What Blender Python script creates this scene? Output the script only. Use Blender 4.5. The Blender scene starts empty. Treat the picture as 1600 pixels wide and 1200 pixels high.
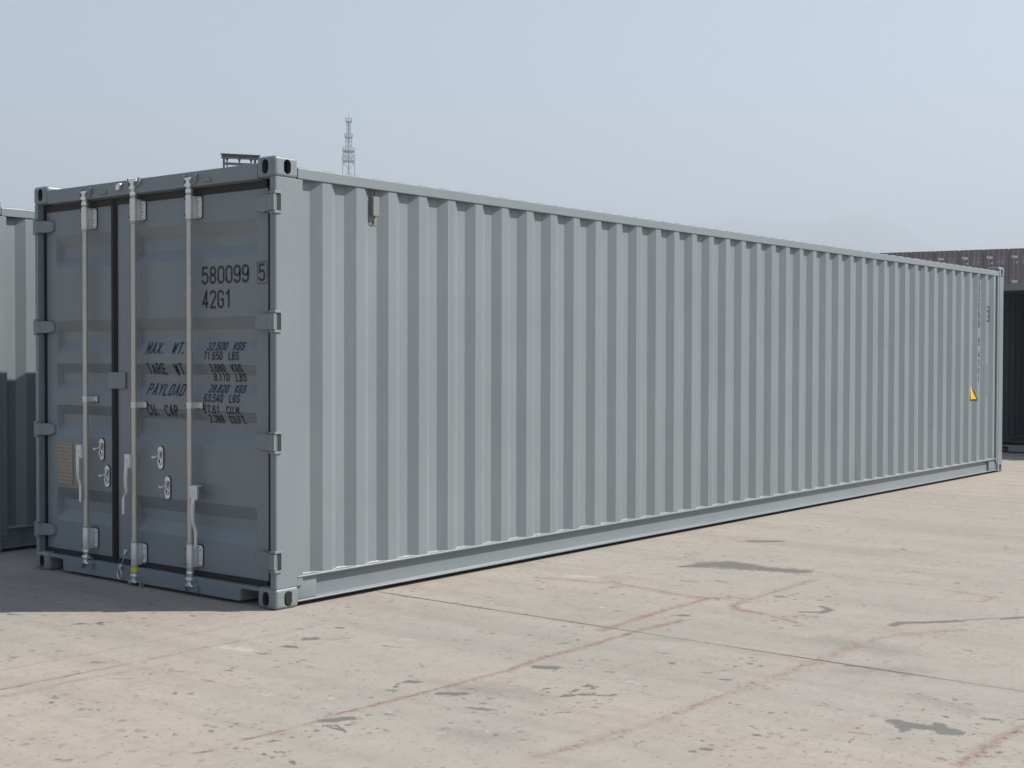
import bpy, bmesh, math, random
import numpy as np
from mathutils import Vector, Matrix
random.seed(7)
R = math.radians
S = bpy.context.scene
C = S.collection

# ------------------------------------------------------------ camera
CAM = (-5.164, -5.839, 1.458)
PITCH, YAW, ROLL, FPX = -0.0206930, 0.673272, 0.00225685, 2109.93
fwd = Vector((math.cos(PITCH)*math.cos(YAW), math.cos(PITCH)*math.sin(YAW), math.sin(PITCH)))
rt = Vector((math.sin(YAW), -math.cos(YAW), 0.0))
up = rt.cross(fwd)
r2 = rt*math.cos(ROLL)+up*math.sin(ROLL)
u2 = up*math.cos(ROLL)-rt*math.sin(ROLL)
cam_d = bpy.data.cameras.new('camera'); cam = bpy.data.objects.new('camera', cam_d); C.objects.link(cam)
m = Matrix.Identity(4)
for i in range(3):
    m[i][0] = r2[i]; m[i][1] = u2[i]; m[i][2] = -fwd[i]; m[i][3] = CAM[i]
cam.matrix_world = m
cam_d.sensor_width = 36.0; cam_d.sensor_fit = 'HORIZONTAL'
cam_d.lens = FPX/1600.0*36.0
cam_d.clip_start = 0.1; cam_d.clip_end = 20000
S.camera = cam

# ------------------------------------------------------------ sky, sun, exposure
SUN_DIR = Vector((0.652*math.cos(R(46.6)), -0.758*math.cos(R(46.6)), math.sin(R(46.6)))).normalized()
w = bpy.data.worlds.new('World'); S.world = w; w.use_nodes = True
nt = w.node_tree; nt.nodes.clear()
out = nt.nodes.new('ShaderNodeOutputWorld'); bg = nt.nodes.new('ShaderNodeBackground')
sky = nt.nodes.new('ShaderNodeTexSky'); sky.sky_type = 'NISHITA'; sky.sun_disc = False
sky.sun_elevation = R(46.6); sky.sun_rotation = math.atan2(0.652, -0.758)
sky.air_density = 1.3; sky.dust_density = 1.0; sky.ozone_density = 3.0; sky.altitude = 0
bg.inputs['Strength'].default_value = 0.07
nt.links.new(sky.outputs[0], bg.inputs[0]); nt.links.new(bg.outputs[0], out.inputs[0])
sd = bpy.data.lights.new('sun', 'SUN'); sd.energy = 5.0; sd.angle = R(0.5); sd.color = (1.0, 0.95, 0.88)
so = bpy.data.objects.new('sun', sd); C.objects.link(so)
so.rotation_euler = SUN_DIR.to_track_quat('Z', 'Y').to_euler()
S.view_settings.view_transform = 'Standard'; S.view_settings.look = 'None'
S.view_settings.gamma = 1.0; S.view_settings.use_curve_mapping = False
S.view_settings.exposure = 1.0
HAZE = 0.0008
S.cycles.volume_bounces = 0

# ------------------------------------------------------------ materials
def newmat(name):
    mt = bpy.data.materials.new(name); mt.use_nodes = True
    n = mt.node_tree.nodes; l = mt.node_tree.links
    return mt, n, l, n['Principled BSDF']
def tex_noise(n, l, scale, detail=5, rough=0.55, vec=None, stretch=None):
    tc = n.new('ShaderNodeTexCoord'); src = tc.outputs['Object']
    if stretch:
        mp = n.new('ShaderNodeMapping'); mp.inputs['Scale'].default_value = stretch
        l.new(src, mp.inputs['Vector']); src = mp.outputs[0]
    if vec is not None: src = vec
    t = n.new('ShaderNodeTexNoise'); t.inputs['Scale'].default_value = scale
    t.inputs['Detail'].default_value = detail; t.inputs['Roughness'].default_value = rough
    l.new(src, t.inputs['Vector']); return t.outputs['Fac']
def ramp(n, l, fac, stops):
    r = n.new('ShaderNodeValToRGB'); e = r.color_ramp.elements
    while len(e) < len(stops): e.new(0.5)
    for k, (p, c) in enumerate(stops):
        e[k].position = p; e[k].color = (*c, 1) if len(c) == 3 else (c[0],)*3+(1,)
    l.new(fac, r.inputs[0]); return r.outputs[0]
def mixc(n, l, fac, a, b, mode='MIX'):
    x = n.new('ShaderNodeMix'); x.data_type = 'RGBA'; x.blend_type = mode
    for sock, v in ((x.inputs['Factor'], fac), (x.inputs['A'], a), (x.inputs['B'], b)):
        if isinstance(v, bpy.types.NodeSocket): l.new(v, sock)
        elif isinstance(v, (int, float)): sock.default_value = v
        else: sock.default_value = (*v, 1)
    return x.outputs['Result']
def math_(n, l, op, a, b=None, clamp=False):
    x = n.new('ShaderNodeMath'); x.operation = op; x.use_clamp = clamp
    for k, v in enumerate((a, b)):
        if v is None: continue
        if isinstance(v, (int, float)): x.inputs[k].default_value = v
        else: l.new(v, x.inputs[k])
    return x.outputs[0]
def bump(n, l, b, h, strength, dist=0.01):
    x = n.new('ShaderNodeBump'); x.inputs['Strength'].default_value = strength; x.inputs['Distance'].default_value = dist
    l.new(h, x.inputs['Height']); l.new(x.outputs[0], b.inputs['Normal'])

def paint_mat(name, col, rough=0.36, dust=0.10, dustcol=(0.42, 0.39, 0.35)):
    mt, n, l, b = newmat(name)
    big = tex_noise(n, l, 1.3, 4, 0.6)
    streak = tex_noise(n, l, 6.0, 5, 0.65, stretch=(1.0, 1.0, 0.12))
    fine = tex_noise(n, l, 90.0, 3, 0.6)
    c1 = mixc(n, l, ramp(n, l, big, [(0.3, (0,)), (0.7, (1,))]), tuple(x*0.95 for x in col), tuple(min(1, x*1.05) for x in col))
    f = math_(n, l, 'MULTIPLY', ramp(n, l, streak, [(0.48, (0,)), (0.8, (1,))]), dust)
    c2 = mixc(n, l, f, c1, tuple(0.5*(a+b) for a, b in zip(col, dustcol)))
    spots = ramp(n, l, fine, [(0.70, (0,)), (0.78, (1,))])
    c3 = mixc(n, l, math_(n, l, 'MULTIPLY', spots, 0.10), c2, tuple(x*0.5 for x in col))
    l.new(c3, b.inputs['Base Color'])
    rr = n.new('ShaderNodeMapRange'); rr.inputs['To Min'].default_value = rough-0.06; rr.inputs['To Max'].default_value = rough+0.14
    l.new(streak, rr.inputs['Value']); l.new(rr.outputs[0], b.inputs['Roughness'])
    bm_ = math_(n, l, 'ADD', math_(n, l, 'MULTIPLY', big, 1.0), math_(n, l, 'MULTIPLY', fine, 0.03))
    bump(n, l, b, bm_, 0.12, 0.02)
    return mt
def plain_mat(name, col, rough=0.5, metallic=0.0, var=0.12, scale=25.0):
    mt, n, l, b = newmat(name)
    f = tex_noise(n, l, scale, 4)
    l.new(mixc(n, l, f, tuple(x*(1-var) for x in col), tuple(min(1, x*(1+var)) for x in col)), b.inputs['Base Color'])
    b.inputs['Roughness'].default_value = rough; b.inputs['Metallic'].default_value = metallic
    bump(n, l, b, f, 0.05, 0.003)
    return mt

PAINT_COL = (0.170, 0.196, 0.209)
M = {}
M['paint'] = paint_mat('grey_paint', PAINT_COL)
M['zinc'] = plain_mat('zinc_plate', (0.62, 0.63, 0.61), 0.36, 0.45, 0.15, 40)
M['rod'] = plain_mat('zinc_rod', (0.47, 0.46, 0.41), 0.36, 0.45, 0.12, 30)
M['gasket'] = plain_mat('gasket_rubber', (0.008, 0.008, 0.008), 0.6)
M['black'] = plain_mat('black_paint', (0.018, 0.019, 0.02), 0.5)
M['dark'] = plain_mat('dark_steel_and_hole_shade', (0.02, 0.02, 0.021), 0.8)  # steel of the cross members, also painted shade for slots and holes
M['cavity'] = plain_mat('casting_cavity_shade', (0.035, 0.036, 0.037), 0.8)  # shade inside the castings, painted onto the cavity walls
M['drip'] = plain_mat('tar', (0.012, 0.011, 0.011), 0.4)
M['yellow'] = plain_mat('yellow_vinyl', (0.85, 0.50, 0.02), 0.4, 0, 0.05)
M['ytape'] = plain_mat('yellow_tape', (0.62, 0.60, 0.02), 0.4, 0, 0.05)
M['bright'] = plain_mat('bright_steel', (0.75, 0.75, 0.75), 0.25, 0.7)
M['floor'] = plain_mat('plywood', (0.045, 0.035, 0.028), 0.7, 0, 0.3, 8)
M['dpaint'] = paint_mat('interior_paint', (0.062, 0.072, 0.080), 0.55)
M['maroon'] = paint_mat('maroon_paint', (0.060, 0.028, 0.032), 0.5, 0.2, (0.16, 0.12, 0.11))
M['white'] = plain_mat('white_marking', (0.62, 0.60, 0.60), 0.6)
M['greymark'] = plain_mat('grey_marking', (0.28, 0.25, 0.26), 0.6)
M['gantry'] = plain_mat('dark_gantry_paint', (0.055, 0.07, 0.075), 0.5)
M['tower'] = plain_mat('galvanised_tower', (0.30, 0.31, 0.33), 0.6)
M['sealant'] = plain_mat('sunlit_edge_sealant', (0.30, 0.30, 0.29), 0.45, 0, 0.1, 60)  # sunlit gleam of the rail edge put into the bead's colour
M['vent'] = plain_mat('grey_plastic', (0.17, 0.17, 0.165), 0.55)

def plate_mat():
    mt, n, l, b = newmat('approval_plate')
    tc = n.new('ShaderNodeTexCoord')
    wv = n.new('ShaderNodeTexWave'); wv.bands_direction = 'Z'; wv.inputs['Scale'].default_value = 13.0
    wv.inputs['Distortion'].default_value = 0.0
    l.new(tc.outputs['Object'], wv.inputs['Vector'])
    gaps = tex_noise(n, l, 30.0, 3, 0.6, stretch=(1, 1.6, 3.0))
    f = math_(n, l, 'MULTIPLY', ramp(n, l, wv.outputs['Fac'], [(0.55, (0,)), (0.7, (1,))]), ramp(n, l, gaps, [(0.42, (0,)), (0.55, (1,))]))
    l.new(mixc(n, l, math_(n, l, 'MULTIPLY', f, 0.6), (0.30, 0.235, 0.185), (0.10, 0.08, 0.065)), b.inputs['Base Color'])
    b.inputs['Roughness'].default_value = 0.45; b.inputs['Metallic'].default_value = 0.2
    return mt
M['plate'] = plate_mat()

# ------------------------------------------------------------ mesh helper
class MB:
    def __init__(s): s.v = []; s.f = []
    def add(s, vs, fs):
        o = len(s.v); s.v += [tuple(x) for x in vs]; s.f += [tuple(i+o for i in f) for f in fs]; return s
    def box(s, a, b):
        x0, y0, z0 = a; x1, y1, z1 = b
        x0, x1 = sorted((x0, x1)); y0, y1 = sorted((y0, y1)); z0, z1 = sorted((z0, z1))
        return s.add([(x0,y0,z0),(x1,y0,z0),(x1,y1,z0),(x0,y1,z0),(x0,y0,z1),(x1,y0,z1),(x1,y1,z1),(x0,y1,z1)],
              [(0,3,2,1),(4,5,6,7),(0,1,5,4),(1,2,6,5),(2,3,7,6),(3,0,4,7)])
    def prism(s, poly, axis, a, b):
        # polygon in the two other axes (cyclic order) extruded along axis
        n = len(poly); vs = []
        for t in (a, b):
            for p, q in poly:
                vs.append({'x': (t, p, q), 'y': (p, t, q), 'z': (p, q, t)}[axis])
        fs = [tuple(range(n)), tuple(range(2*n-1, n-1, -1))]
        fs += [(i, i+n, (i+1) % n+n, (i+1) % n) for i in range(n)]
        return s.add(vs, fs)
    def tube(s, pts, r, n=10, cap=True, closed=False):
        pts = [Vector(p) for p in pts]; k = len(pts); rs = r if isinstance(r, (list, tuple)) else [r]*k
        base = len(s.v); ref = None
        for i, p in enumerate(pts):
            if closed: t = pts[(i+1) % k]-pts[i-1]
            else: t = pts[min(i+1, k-1)]-pts[max(i-1, 0)]
            t.normalize()
            if ref is None:
                ref = t.orthogonal().normalized()
            a = (ref-t*ref.dot(t))
            if a.length < 1e-6: a = t.orthogonal()
            a.normalize(); ref = a; b = t.cross(a)
            for j in range(n):
                th = 2*math.pi*j/n
                s.v.append(tuple(p+(a*math.cos(th)+b*math.sin(th))*rs[i]))
        segs = k if closed else k-1
        for i in range(segs):
            i2 = (i+1) % k
            for j in range(n):
                s.f.append((base+i*n+j, base+i*n+(j+1) % n, base+i2*n+(j+1) % n, base+i2*n+j))
        if cap and not closed:
            s.f.append(tuple(base+j for j in range(n-1, -1, -1)))
            s.f.append(tuple(base+(k-1)*n+j for j in range(n)))
        return s
    def lathe(s, prof, cx, cy, n=16):
        return s.tube([(cx, cy, z) for r, z in prof], [r for r, z in prof], n)
    def bar(s, a, b, w, h=None):
        # rectangular bar from a to b
        a = Vector(a); b = Vector(b); h = h or w
        t = (b-a).normalized(); sd = t.cross(Vector((0, 0, 1)))
        if sd.length < 1e-4: sd = Vector((1, 0, 0))
        sd.normalize(); u = sd.cross(t); vs = []
        for p in (a, b):
            for i, j in ((-1,-1),(1,-1),(1,1),(-1,1)): vs.append(p+sd*i*w/2+u*j*h/2)
        return s.add(vs, [(0,1,2,3),(7,6,5,4),(0,4,5,1),(1,5,6,2),(2,6,7,3),(3,7,4,0)])
    def mesh(s, name, mat, bevel=0.0, smooth=False, seg=2):
        me = bpy.data.meshes.new(name); bm = bmesh.new()
        vs = [bm.verts.new(v) for v in s.v]
        for f in s.f:
            try: bm.faces.new([vs[i] for i in f])
            except ValueError: pass
        bmesh.ops.recalc_face_normals(bm, faces=bm.faces)
        if bevel:
            ed = [e for e in bm.edges if len(e.link_faces) == 2 and e.calc_face_angle(0) > 0.6]
            bmesh.ops.bevel(bm, geom=ed, offset=bevel, segments=seg, affect='EDGES', clamp_overlap=True, profile=0.5)
        if smooth:
            for f in bm.faces: f.smooth = True
            for e in bm.edges:
                if len(e.link_faces) == 2 and e.calc_face_angle(0) > 0.7: e.smooth = False
        bm.to_mesh(me); bm.free(); me.materials.append(M[mat] if isinstance(mat, str) else mat)
        return me
    def build(s, name, mat, parent=None, bevel=0.0, smooth=False, seg=2):
        return link(name, s.mesh(name, mat, bevel, smooth, seg), parent)
def link(name, me, parent=None):
    o = bpy.data.objects.new(name, me); C.objects.link(o)
    if parent: o.parent = parent
    return o
def thing(name, label, cat, loc=(0, 0, 0), group=None, rz=0):
    o = bpy.data.objects.new(name, None); C.objects.link(o)
    o.location = loc; o.rotation_euler = (0, 0, rz); o['label'] = label; o['category'] = cat
    if group: o['group'] = group
    return o
def copy_tree(o, parent=None, skip=()):
    c = o.copy(); C.objects.link(c)
    if parent: c.parent = parent
    for ch in [q for q in S.objects if q.parent == o]:
        if ch.name.split('.')[0] in skip: continue
        copy_tree(ch, c, skip)
    return c
def apply_bool(base, cutters):
    # difference of temporary mesh objects, returned as a mesh
    for c in cutters:
        md = base.modifiers.new('b', 'BOOLEAN'); md.operation = 'DIFFERENCE'; md.object = c; md.solver = 'EXACT'
    dg = bpy.context.evaluated_depsgraph_get(); dg.update()
    me = bpy.data.meshes.new_from_object(base.evaluated_get(dg))
    for o in [base]+list(cutters): bpy.data.objects.remove(o)
    return me
# ------------------------------------------------------------ ground with stains, joints and paint traces
RED = [
  ([(-0.26, -1.93), (0.02, -1.91), (0.4, -1.92), (0.8, -1.91), (1.24, -1.94)], 0.05, 0.8),
  ([(0.73, -1.75), (1.33, -1.71), (1.72, -1.71), (1.95, -1.71), (2.05, -1.83)], 0.06, 0.8),
  ([(1.83, -1.93), (2.3, -1.91), (2.98, -1.9)], 0.06, 0.7),
  ([(1.83, -1.93), (1.71, -2.01), (1.7, -2.18)], 0.06, 0.9),
  ([(3.18, -1.94), (3.16, -2.15), (3.19, -2.63)], 0.05, 0.6),
  ([(3.11, -2.72), (3.06, -3.04), (2.86, -3.03)], 0.06, 0.7),
  ([(1.87, -0.45), (2.0, -1.05), (1.9, -1.6), (1.96, -1.76)], 0.09, 0.7),
  ([(2.06, -0.88), (2.0, -1.05), (1.85, -1.05)], 0.07, 0.7),
  ([(-1.27, -2.86), (-1.1, -2.9), (-0.67, -2.94), (-0.26, -2.94), (0.18, -2.96)], 0.07, 0.6),
  ([(0.18, -2.96), (0.8, -2.97), (1.3, -2.96), (1.59, -3.01), (1.94, -3.23)], 0.1, 0.6),
  ([(-0.41, -4.1), (-0.08, -4.1), (0.25, -4.11)], 0.06, 0.8),
  ([(2.96, -0.56), (3.13, -0.65), (3.16, -0.8)], 0.08, 0.6),
  ([(2.37, -1.25), (2.39, -1.33)], 0.06, 0.8),
  ([(2.51, -1.42), (2.5, -1.5)], 0.06, 0.8),
  ([(1.66, -2.26), (1.58, -2.45)], 0.05, 0.8),
  ([(1.77, -2.39), (1.8, -2.47)], 0.05, 0.7),
  ([(0.22, -2.68), (0.39, -2.73)], 0.02, 0.7),
  ([(0.05, -2.31), (0.3, -2.31)], 0.025, 0.6),
  ([(-0.29, -2.93), (-0.26, -2.96)], 0.02, 1),
  ([(-0.26, -3.62), (-0.25, -3.69)], 0.025, 0.9),
  ([(-0.04, -2.3), (-0.02, -2.33)], 0.025, 1),
  ([(-1.97, -0.45), (-1.66, -0.45), (-1.33, -0.46)], 0.035, 0.8),
  ([(-1.33, -0.46), (-0.88, -0.46), (-0.35, -0.49), (-0.1, -0.47)], 0.05, 0.6),
  ([(-2.05, -1.86), (-1.98, -1.89)], 0.022, 1),
  ([(-1.8, -1.87), (-1.64, -1.89)], 0.024, 1),
  ([(-1.98, -1.88), (-1.8, -1.87)], 0.014, 0.6),
  ([(-1.64, -1.89), (-1.44, -1.89)], 0.018, 0.7),
  ([(-1.39, -1.87), (-1.08, -1.9), (-0.7, -1.92), (-0.27, -1.94)], 0.03, 0.9),
  ([(-1.56, -0.65), (-1.49, -0.72)], 0.02, 1),
  ([(-1.29, -0.72), (-1.26, -0.81)], 0.02, 0.9),
  ([(-1.3, -0.95), (-1.3, -1.25)], 0.02, 0.7),
  ([(-0.38, -0.77), (-0.26, -0.86)], 0.03, 0.8),
  ([(-0.28, -1.12), (-0.25, -1.22)], 0.02, 1),
  ([(-1.26, -1.46), (-1.27, -1.57)], 0.03, 0.6),
  ([(-2.18, -1.66), (-2.11, -1.68)], 0.04, 0.5),
  ([(-0.44, -1.51), (-0.5, -1.59)], 0.015, 0.8),
  ([(-1.16, -1.71), (-0.88, -1.74)], 0.03, 0.4),
]
DARK = [
  ([(3.0, -1.02), (3.23, -1.12), (3.14, -1.42), (3.21, -1.66)], 0.16, 0.9),
  ([(3.1, -1.08), (3.14, -1.29)], 0.26, 0.9),
  ([(-0.01, -3.7), (-0.03, -3.78), (0.01, -3.86), (-0.02, -3.93)], 0.07, 1),
  ([(0.06, -3.84), (-0.04, -3.9)], 0.05, 1),
  ([(0.0, -3.7), (-0.09, -3.77)], 0.05, 0.9),
  ([(1.84, -2.9), (1.94, -2.91), (2.04, -3.02), (2.18, -3.13)], 0.05, 1),
  ([(2.18, -3.13), (2.34, -3.23), (2.52, -3.38)], 0.02, 0.9),
  ([(2.41, -3.31), (2.52, -3.38)], 0.05, 0.9),
  ([(1.87, -2.33), (1.94, -2.44), (2.05, -2.43), (2.11, -2.36)], 0.05, 0.8),
  ([(-0.16, -2.01), (-0.12, -2.07)], 0.06, 1),
  ([(2.89, -0.94), (2.93, -0.98)], 0.08, 0.8),
  ([(-0.52, -2.42), (-0.48, -2.44)], 0.03, 1),
  ([(-0.32, -2.39), (-0.3, -2.4)], 0.03, 1),
  ([(-0.45, -2.46), (-0.42, -2.5)], 0.03, 1),
  ([(-0.42, -2.52), (-0.41, -2.54)], 0.022, 1),
  ([(-0.4, -2.4), (-0.39, -2.4)], 0.02, 1),
  ([(-0.3, -2.42), (-0.29, -2.44)], 0.02, 1),
  ([(-0.47, -2.28), (-0.45, -2.29)], 0.02, 1),
  ([(0.26, -3.95), (0.28, -4.0)], 0.03, 0.9),
  ([(-0.03, -3.89), (-0.03, -3.89)], 0.03, 1),
  ([(4.33, -0.69), (4.46, -0.85)], 0.12, 0.8),
  ([(-0.82, -3.29), (-0.81, -3.31)], 0.025, 1),
  ([(0.17, -2.79), (0.19, -2.83)], 0.03, 0.7),
  ([(-0.79, -2.54), (-0.71, -2.59)], 0.025, 0.7),
  ([(1.35, -1.86), (1.37, -1.89)], 0.05, 0.9),
  ([(2.23, -2.01), (2.25, -2.04)], 0.05, 0.9),
  ([(0.32, -1.78), (0.36, -1.81)], 0.04, 0.7),
  ([(-0.54, -3.39), (-0.53, -3.4)], 0.016, 1),
  ([(0.14, -3.03), (0.15, -3.04)], 0.016, 1),
  ([(0.02, -3.32), (0.05, -3.37)], 0.03, 0.6),
  ([(-0.94, 0.56), (-0.82, 0.48)], 0.05, 0.8),
  ([(-1.43, -1.91), (-1.34, -1.97)], 0.05, 1),
  ([(-1.48, -1.95), (-1.49, -2.05)], 0.02, 0.8),
  ([(-1.55, -1.98), (-1.54, -2.0)], 0.012, 1),
  ([(-1.45, -1.99), (-1.5, -2.1)], 0.012, 1),
  ([(-0.82, -1.98), (-0.76, -2.06)], 0.05, 0.9),
  ([(-0.75, -1.73), (-0.73, -1.76)], 0.045, 1),
  ([(-0.41, -0.7), (-0.38, -0.73)], 0.06, 0.9),
  ([(-0.6, -0.75), (-0.59, -0.79)], 0.05, 0.9),
  ([(-0.11, -0.61), (-0.1, -0.64)], 0.04, 0.9),
  ([(-0.92, -2.23), (-0.88, -2.34)], 0.04, 0.7),
  ([(-1.41, -0.3), (-1.38, -0.35)], 0.03, 0.8),
  ([(-1.92, -0.75), (-1.9, -0.77)], 0.02, 0.9),
  ([(-1.93, -1.01), (-1.92, -1.04)], 0.02, 0.8),
  ([(-1.7, -1.7), (-1.66, -1.74)], 0.03, 0.5),
  ([(-0.79, -0.78), (-0.78, -0.8)], 0.03, 0.8),
  ([(-1.12, -0.93), (-1.11, -0.95)], 0.022, 0.9),
  ([(-1.84, -2.08), (-1.83, -2.11)], 0.02, 0.8),
  ([(-0.92, -1.76), (-0.91, -1.78)], 0.025, 0.8),
  ([(-1.21, -2.03), (-1.2, -2.05)], 0.02, 0.9),
  ([(-1.89, -2.21), (-1.9, -2.25)], 0.016, 0.8),
  ([(-1.15, -2.32), (-1.14, -2.33)], 0.016, 1),
  ([(-0.98, 1.04), (-1.02, 1.1)], 0.04, 0.9),
  ([(-0.49, 0.78), (-0.46, 0.69)], 0.05, 0.6),
]
SMEAR = [
  ([(-0.65, -2.03), (-0.6, -2.2)], 0.2, 0.7),
  ([(-1.24, -2.43), (-1.17, -2.65)], 0.14, 0.6),
  ([(-0.57, -2.18), (-0.59, -2.37)], 0.14, 0.6),
  ([(-1.13, -2.63), (-1.08, -2.68)], 0.1, 0.4),
  ([(1.28, -2.81), (1.25, -3.15)], 0.22, 0.7),
  ([(0.66, -3.17), (0.92, -3.38)], 0.16, 0.6),
  ([(0.46, -3.57), (0.34, -3.85)], 0.1, 0.6),
  ([(0.67, -2.0), (0.78, -2.2)], 0.12, 0.5),
  ([(1.58, -2.09), (1.24, -2.5)], 0.3, 0.25),
  ([(-2.05, -0.57), (-1.73, -0.56), (-1.34, -0.6)], 0.05, 0.5),
  ([(-1.78, -0.12), (-1.28, -0.14), (-0.7, -0.13), (-0.13, -0.17)], 0.012, 0.9),
  ([(-1.13, -1.44), (-1.04, -1.55)], 0.08, 0.4),
  ([(4.45, -0.49), (4.27, -1.4), (4.12, -2.2)], 0.25, 0.3),
  ([(4.28, -0.86), (4.58, -1.77), (5.11, -2.55)], 0.3, 0.3),
  ([(3.55, -1.74), (3.71, -2.37), (3.48, -3.08)], 0.25, 0.3),
]
PALE = [
  ([(-0.8, -0.52), (-0.78, -0.67)], 0.09, 0.9),
  ([(2.07, -0.58), (2.12, -0.71)], 0.1, 0.9),
  ([(-1.33, -1.39), (-1.3, -1.43)], 0.05, 0.7),
  ([(-0.11, -1.1), (-0.09, -1.13)], 0.04, 0.8),
  ([(-1.28, -2.38), (-1.27, -2.4)], 0.02, 1),
  ([(-0.12, -2.49), (-0.14, -2.54)], 0.03, 0.9),
  ([(-0.13, -3.1), (-0.09, -3.17)], 0.05, 0.5),
  ([(-0.35, -0.49), (-0.22, -0.59)], 0.06, 0.5),
  ([(0.93, -1.66), (0.97, -1.71)], 0.15, 0.6),
]

JOINT = [
  ([(0.826, 0.0), (0.815, -1.0), (0.808, -2.5), (0.815, -6.0)], 0.017, 1.0),
]
rs = np.random.RandomState(5)
for src, dst, cnt, spread in ((list(DARK), DARK, 5, 0.11), (list(RED), RED, 4, 0.08)):
    for pts, wd, st in src:
        for _ in range(cnt):
            a = pts[rs.randint(len(pts))]; b = pts[rs.randint(len(pts))]; t = rs.rand()
            q = (a[0]+(b[0]-a[0])*t+rs.randn()*spread, a[1]+(b[1]-a[1])*t+rs.randn()*spread)
            e = rs.randn(2)*0.009
            dst.append(([q, (q[0]+e[0], q[1]+e[1])], 0.010+0.013*rs.rand()**2, 0.7+0.3*rs.rand()))
def ground():
    xs = np.concatenate([np.array([-6000, -2500, -1000, -400, -150, -60, -25, -12, -7]), np.arange(-4.2, 4.2, 0.0155), np.arange(4.2, 9.0, 0.04),
                         np.arange(9, 18, 0.15), np.array([18.5, 20, 24, 32, 45, 70, 120, 250, 600, 1500, 3500, 7000])])
    ys = np.concatenate([np.array([-6000, -2500, -1000, -400, -150, -60, -25, -12, -8]), np.arange(-4.9, 0.1, 0.0155), np.arange(0.12, 3.2, 0.06),
                         np.array([3.6, 4.5, 6, 9, 14, 22, 40, 80, 160, 400, 1000, 3000, 7000])])
    X, Y = np.meshgrid(xs, ys, indexing='ij'); nx, ny = X.shape
    P = np.stack([X.ravel(), Y.ravel()], 1)
    def field(marks):
        F = np.zeros(len(P))
        for pts, wd, st in marks:
            pts = np.array(pts)
            lo = pts.min(0)-wd*2.5; hi = pts.max(0)+wd*2.5
            idx = np.nonzero((P[:, 0] > lo[0]) & (P[:, 0] < hi[0]) & (P[:, 1] > lo[1]) & (P[:, 1] < hi[1]))[0]
            if not len(idx): continue
            q = P[idx]; d = np.full(len(idx), 1e9)
            for a, b in zip(pts[:-1], pts[1:]):
                ab = b-a; t = np.clip(((q-a)@ab)/max(ab@ab, 1e-9), 0, 1)
                d = np.minimum(d, np.hypot(*(q-(a+t[:, None]*ab)).T))
            F[idx] = np.maximum(F[idx], st*np.clip(1-d/(1.15*wd), 0, 1))
        return F
    me = bpy.data.meshes.new('ground')
    co = np.zeros((nx*ny, 3), np.float32); co[:, :2] = P
    ii = np.arange(nx*ny).reshape(nx, ny)
    quads = np.stack([ii[:-1, :-1], ii[1:, :-1], ii[1:, 1:], ii[:-1, 1:]], -1).reshape(-1, 4)
    me.vertices.add(len(co)); me.vertices.foreach_set('co', co.ravel())
    me.loops.add(quads.size); me.loops.foreach_set('vertex_index', quads.ravel().astype(np.int32))
    me.polygons.add(len(quads)); me.polygons.foreach_set('loop_start', np.arange(0, quads.size, 4, dtype=np.int32))
    me.update(calc_edges=True)
    for nm, mk in (('red_paint', RED), ('dark_stain', DARK), ('smear', SMEAR), ('joint', JOINT), ('pale_scuff', PALE)):
        at = me.attributes.new(nm, 'FLOAT', 'POINT'); at.data.foreach_set('value', field(mk).astype(np.float32))
    mt, n, l, b = newmat('stained_concrete')
    def attr(nm):
        a = n.new('ShaderNodeAttribute'); a.attribute_name = nm; return a.outputs['Fac']
    big = tex_noise(n, l, 0.55, 6, 0.62)
    mid = tex_noise(n, l, 2.6, 7, 0.65, stretch=(1.0, 0.6, 1))
    fine = tex_noise(n, l, 26.0, 6, 0.7)
    grain = tex_noise(n, l, 160.0, 3, 0.7)
    streak = tex_noise(n, l, 1.7, 6, 0.6, stretch=(1.5, 0.16, 1))
    c = mixc(n, l, ramp(n, l, big, [(0.32, (0,)), (0.68, (1,))]), (0.47, 0.395, 0.335), (0.415, 0.405, 0.37))
    c = mixc(n, l, math_(n, l, 'MULTIPLY', ramp(n, l, mid, [(0.40, (0,)), (0.66, (1,))]), 0.45), c, (0.385, 0.345, 0.305))
    c = mixc(n, l, math_(n, l, 'MULTIPLY', ramp(n, l, mid, [(0.30, (1,)), (0.42, (0,))]), 0.45), c, (0.47, 0.435, 0.39))
    c = mixc(n, l, math_(n, l, 'MULTIPLY', ramp(n, l, streak, [(0.46, (0,)), (0.66, (1,))]), 0.50), c, (0.29, 0.27, 0.245))
    c = mixc(n, l, math_(n, l, 'MULTIPLY', ramp(n, l, fine, [(0.42, (0,)), (0.66, (1,))]), 0.40), c, (0.33, 0.31, 0.285))
    c = mixc(n, l, math_(n, l, 'MULTIPLY', ramp(n, l, grain, [(0.35, (0,)), (0.7, (1,))]), 0.18), c, (0.30, 0.27, 0.24))
    scuff = tex_noise(n, l, 5.0, 8, 0.75, stretch=(0.25, 1.6, 1))
    c = mixc(n, l, math_(n, l, 'MULTIPLY', ramp(n, l, scuff, [(0.54, (0,)), (0.68, (1,))]), 0.35), c, (0.27, 0.23, 0.205))
    scuf2 = tex_noise(n, l, 3.0, 8, 0.75, stretch=(1.8, 0.3, 1))
    c = mixc(n, l, math_(n, l, 'MULTIPLY', ramp(n, l, scuf2, [(0.54, (0,)), (0.70, (1,))]), 0.30), c, (0.52, 0.48, 0.43))
    blot = tex_noise(n, l, 1.1, 9, 0.78)
    c = mixc(n, l, math_(n, l, 'MULTIPLY', ramp(n, l, blot, [(0.50, (0,)), (0.62, (1,))]), 0.40), c, (0.44, 0.355, 0.30))
    blot2 = tex_noise(n, l, 1.9, 9, 0.8, stretch=(1.3, 0.7, 1))
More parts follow.
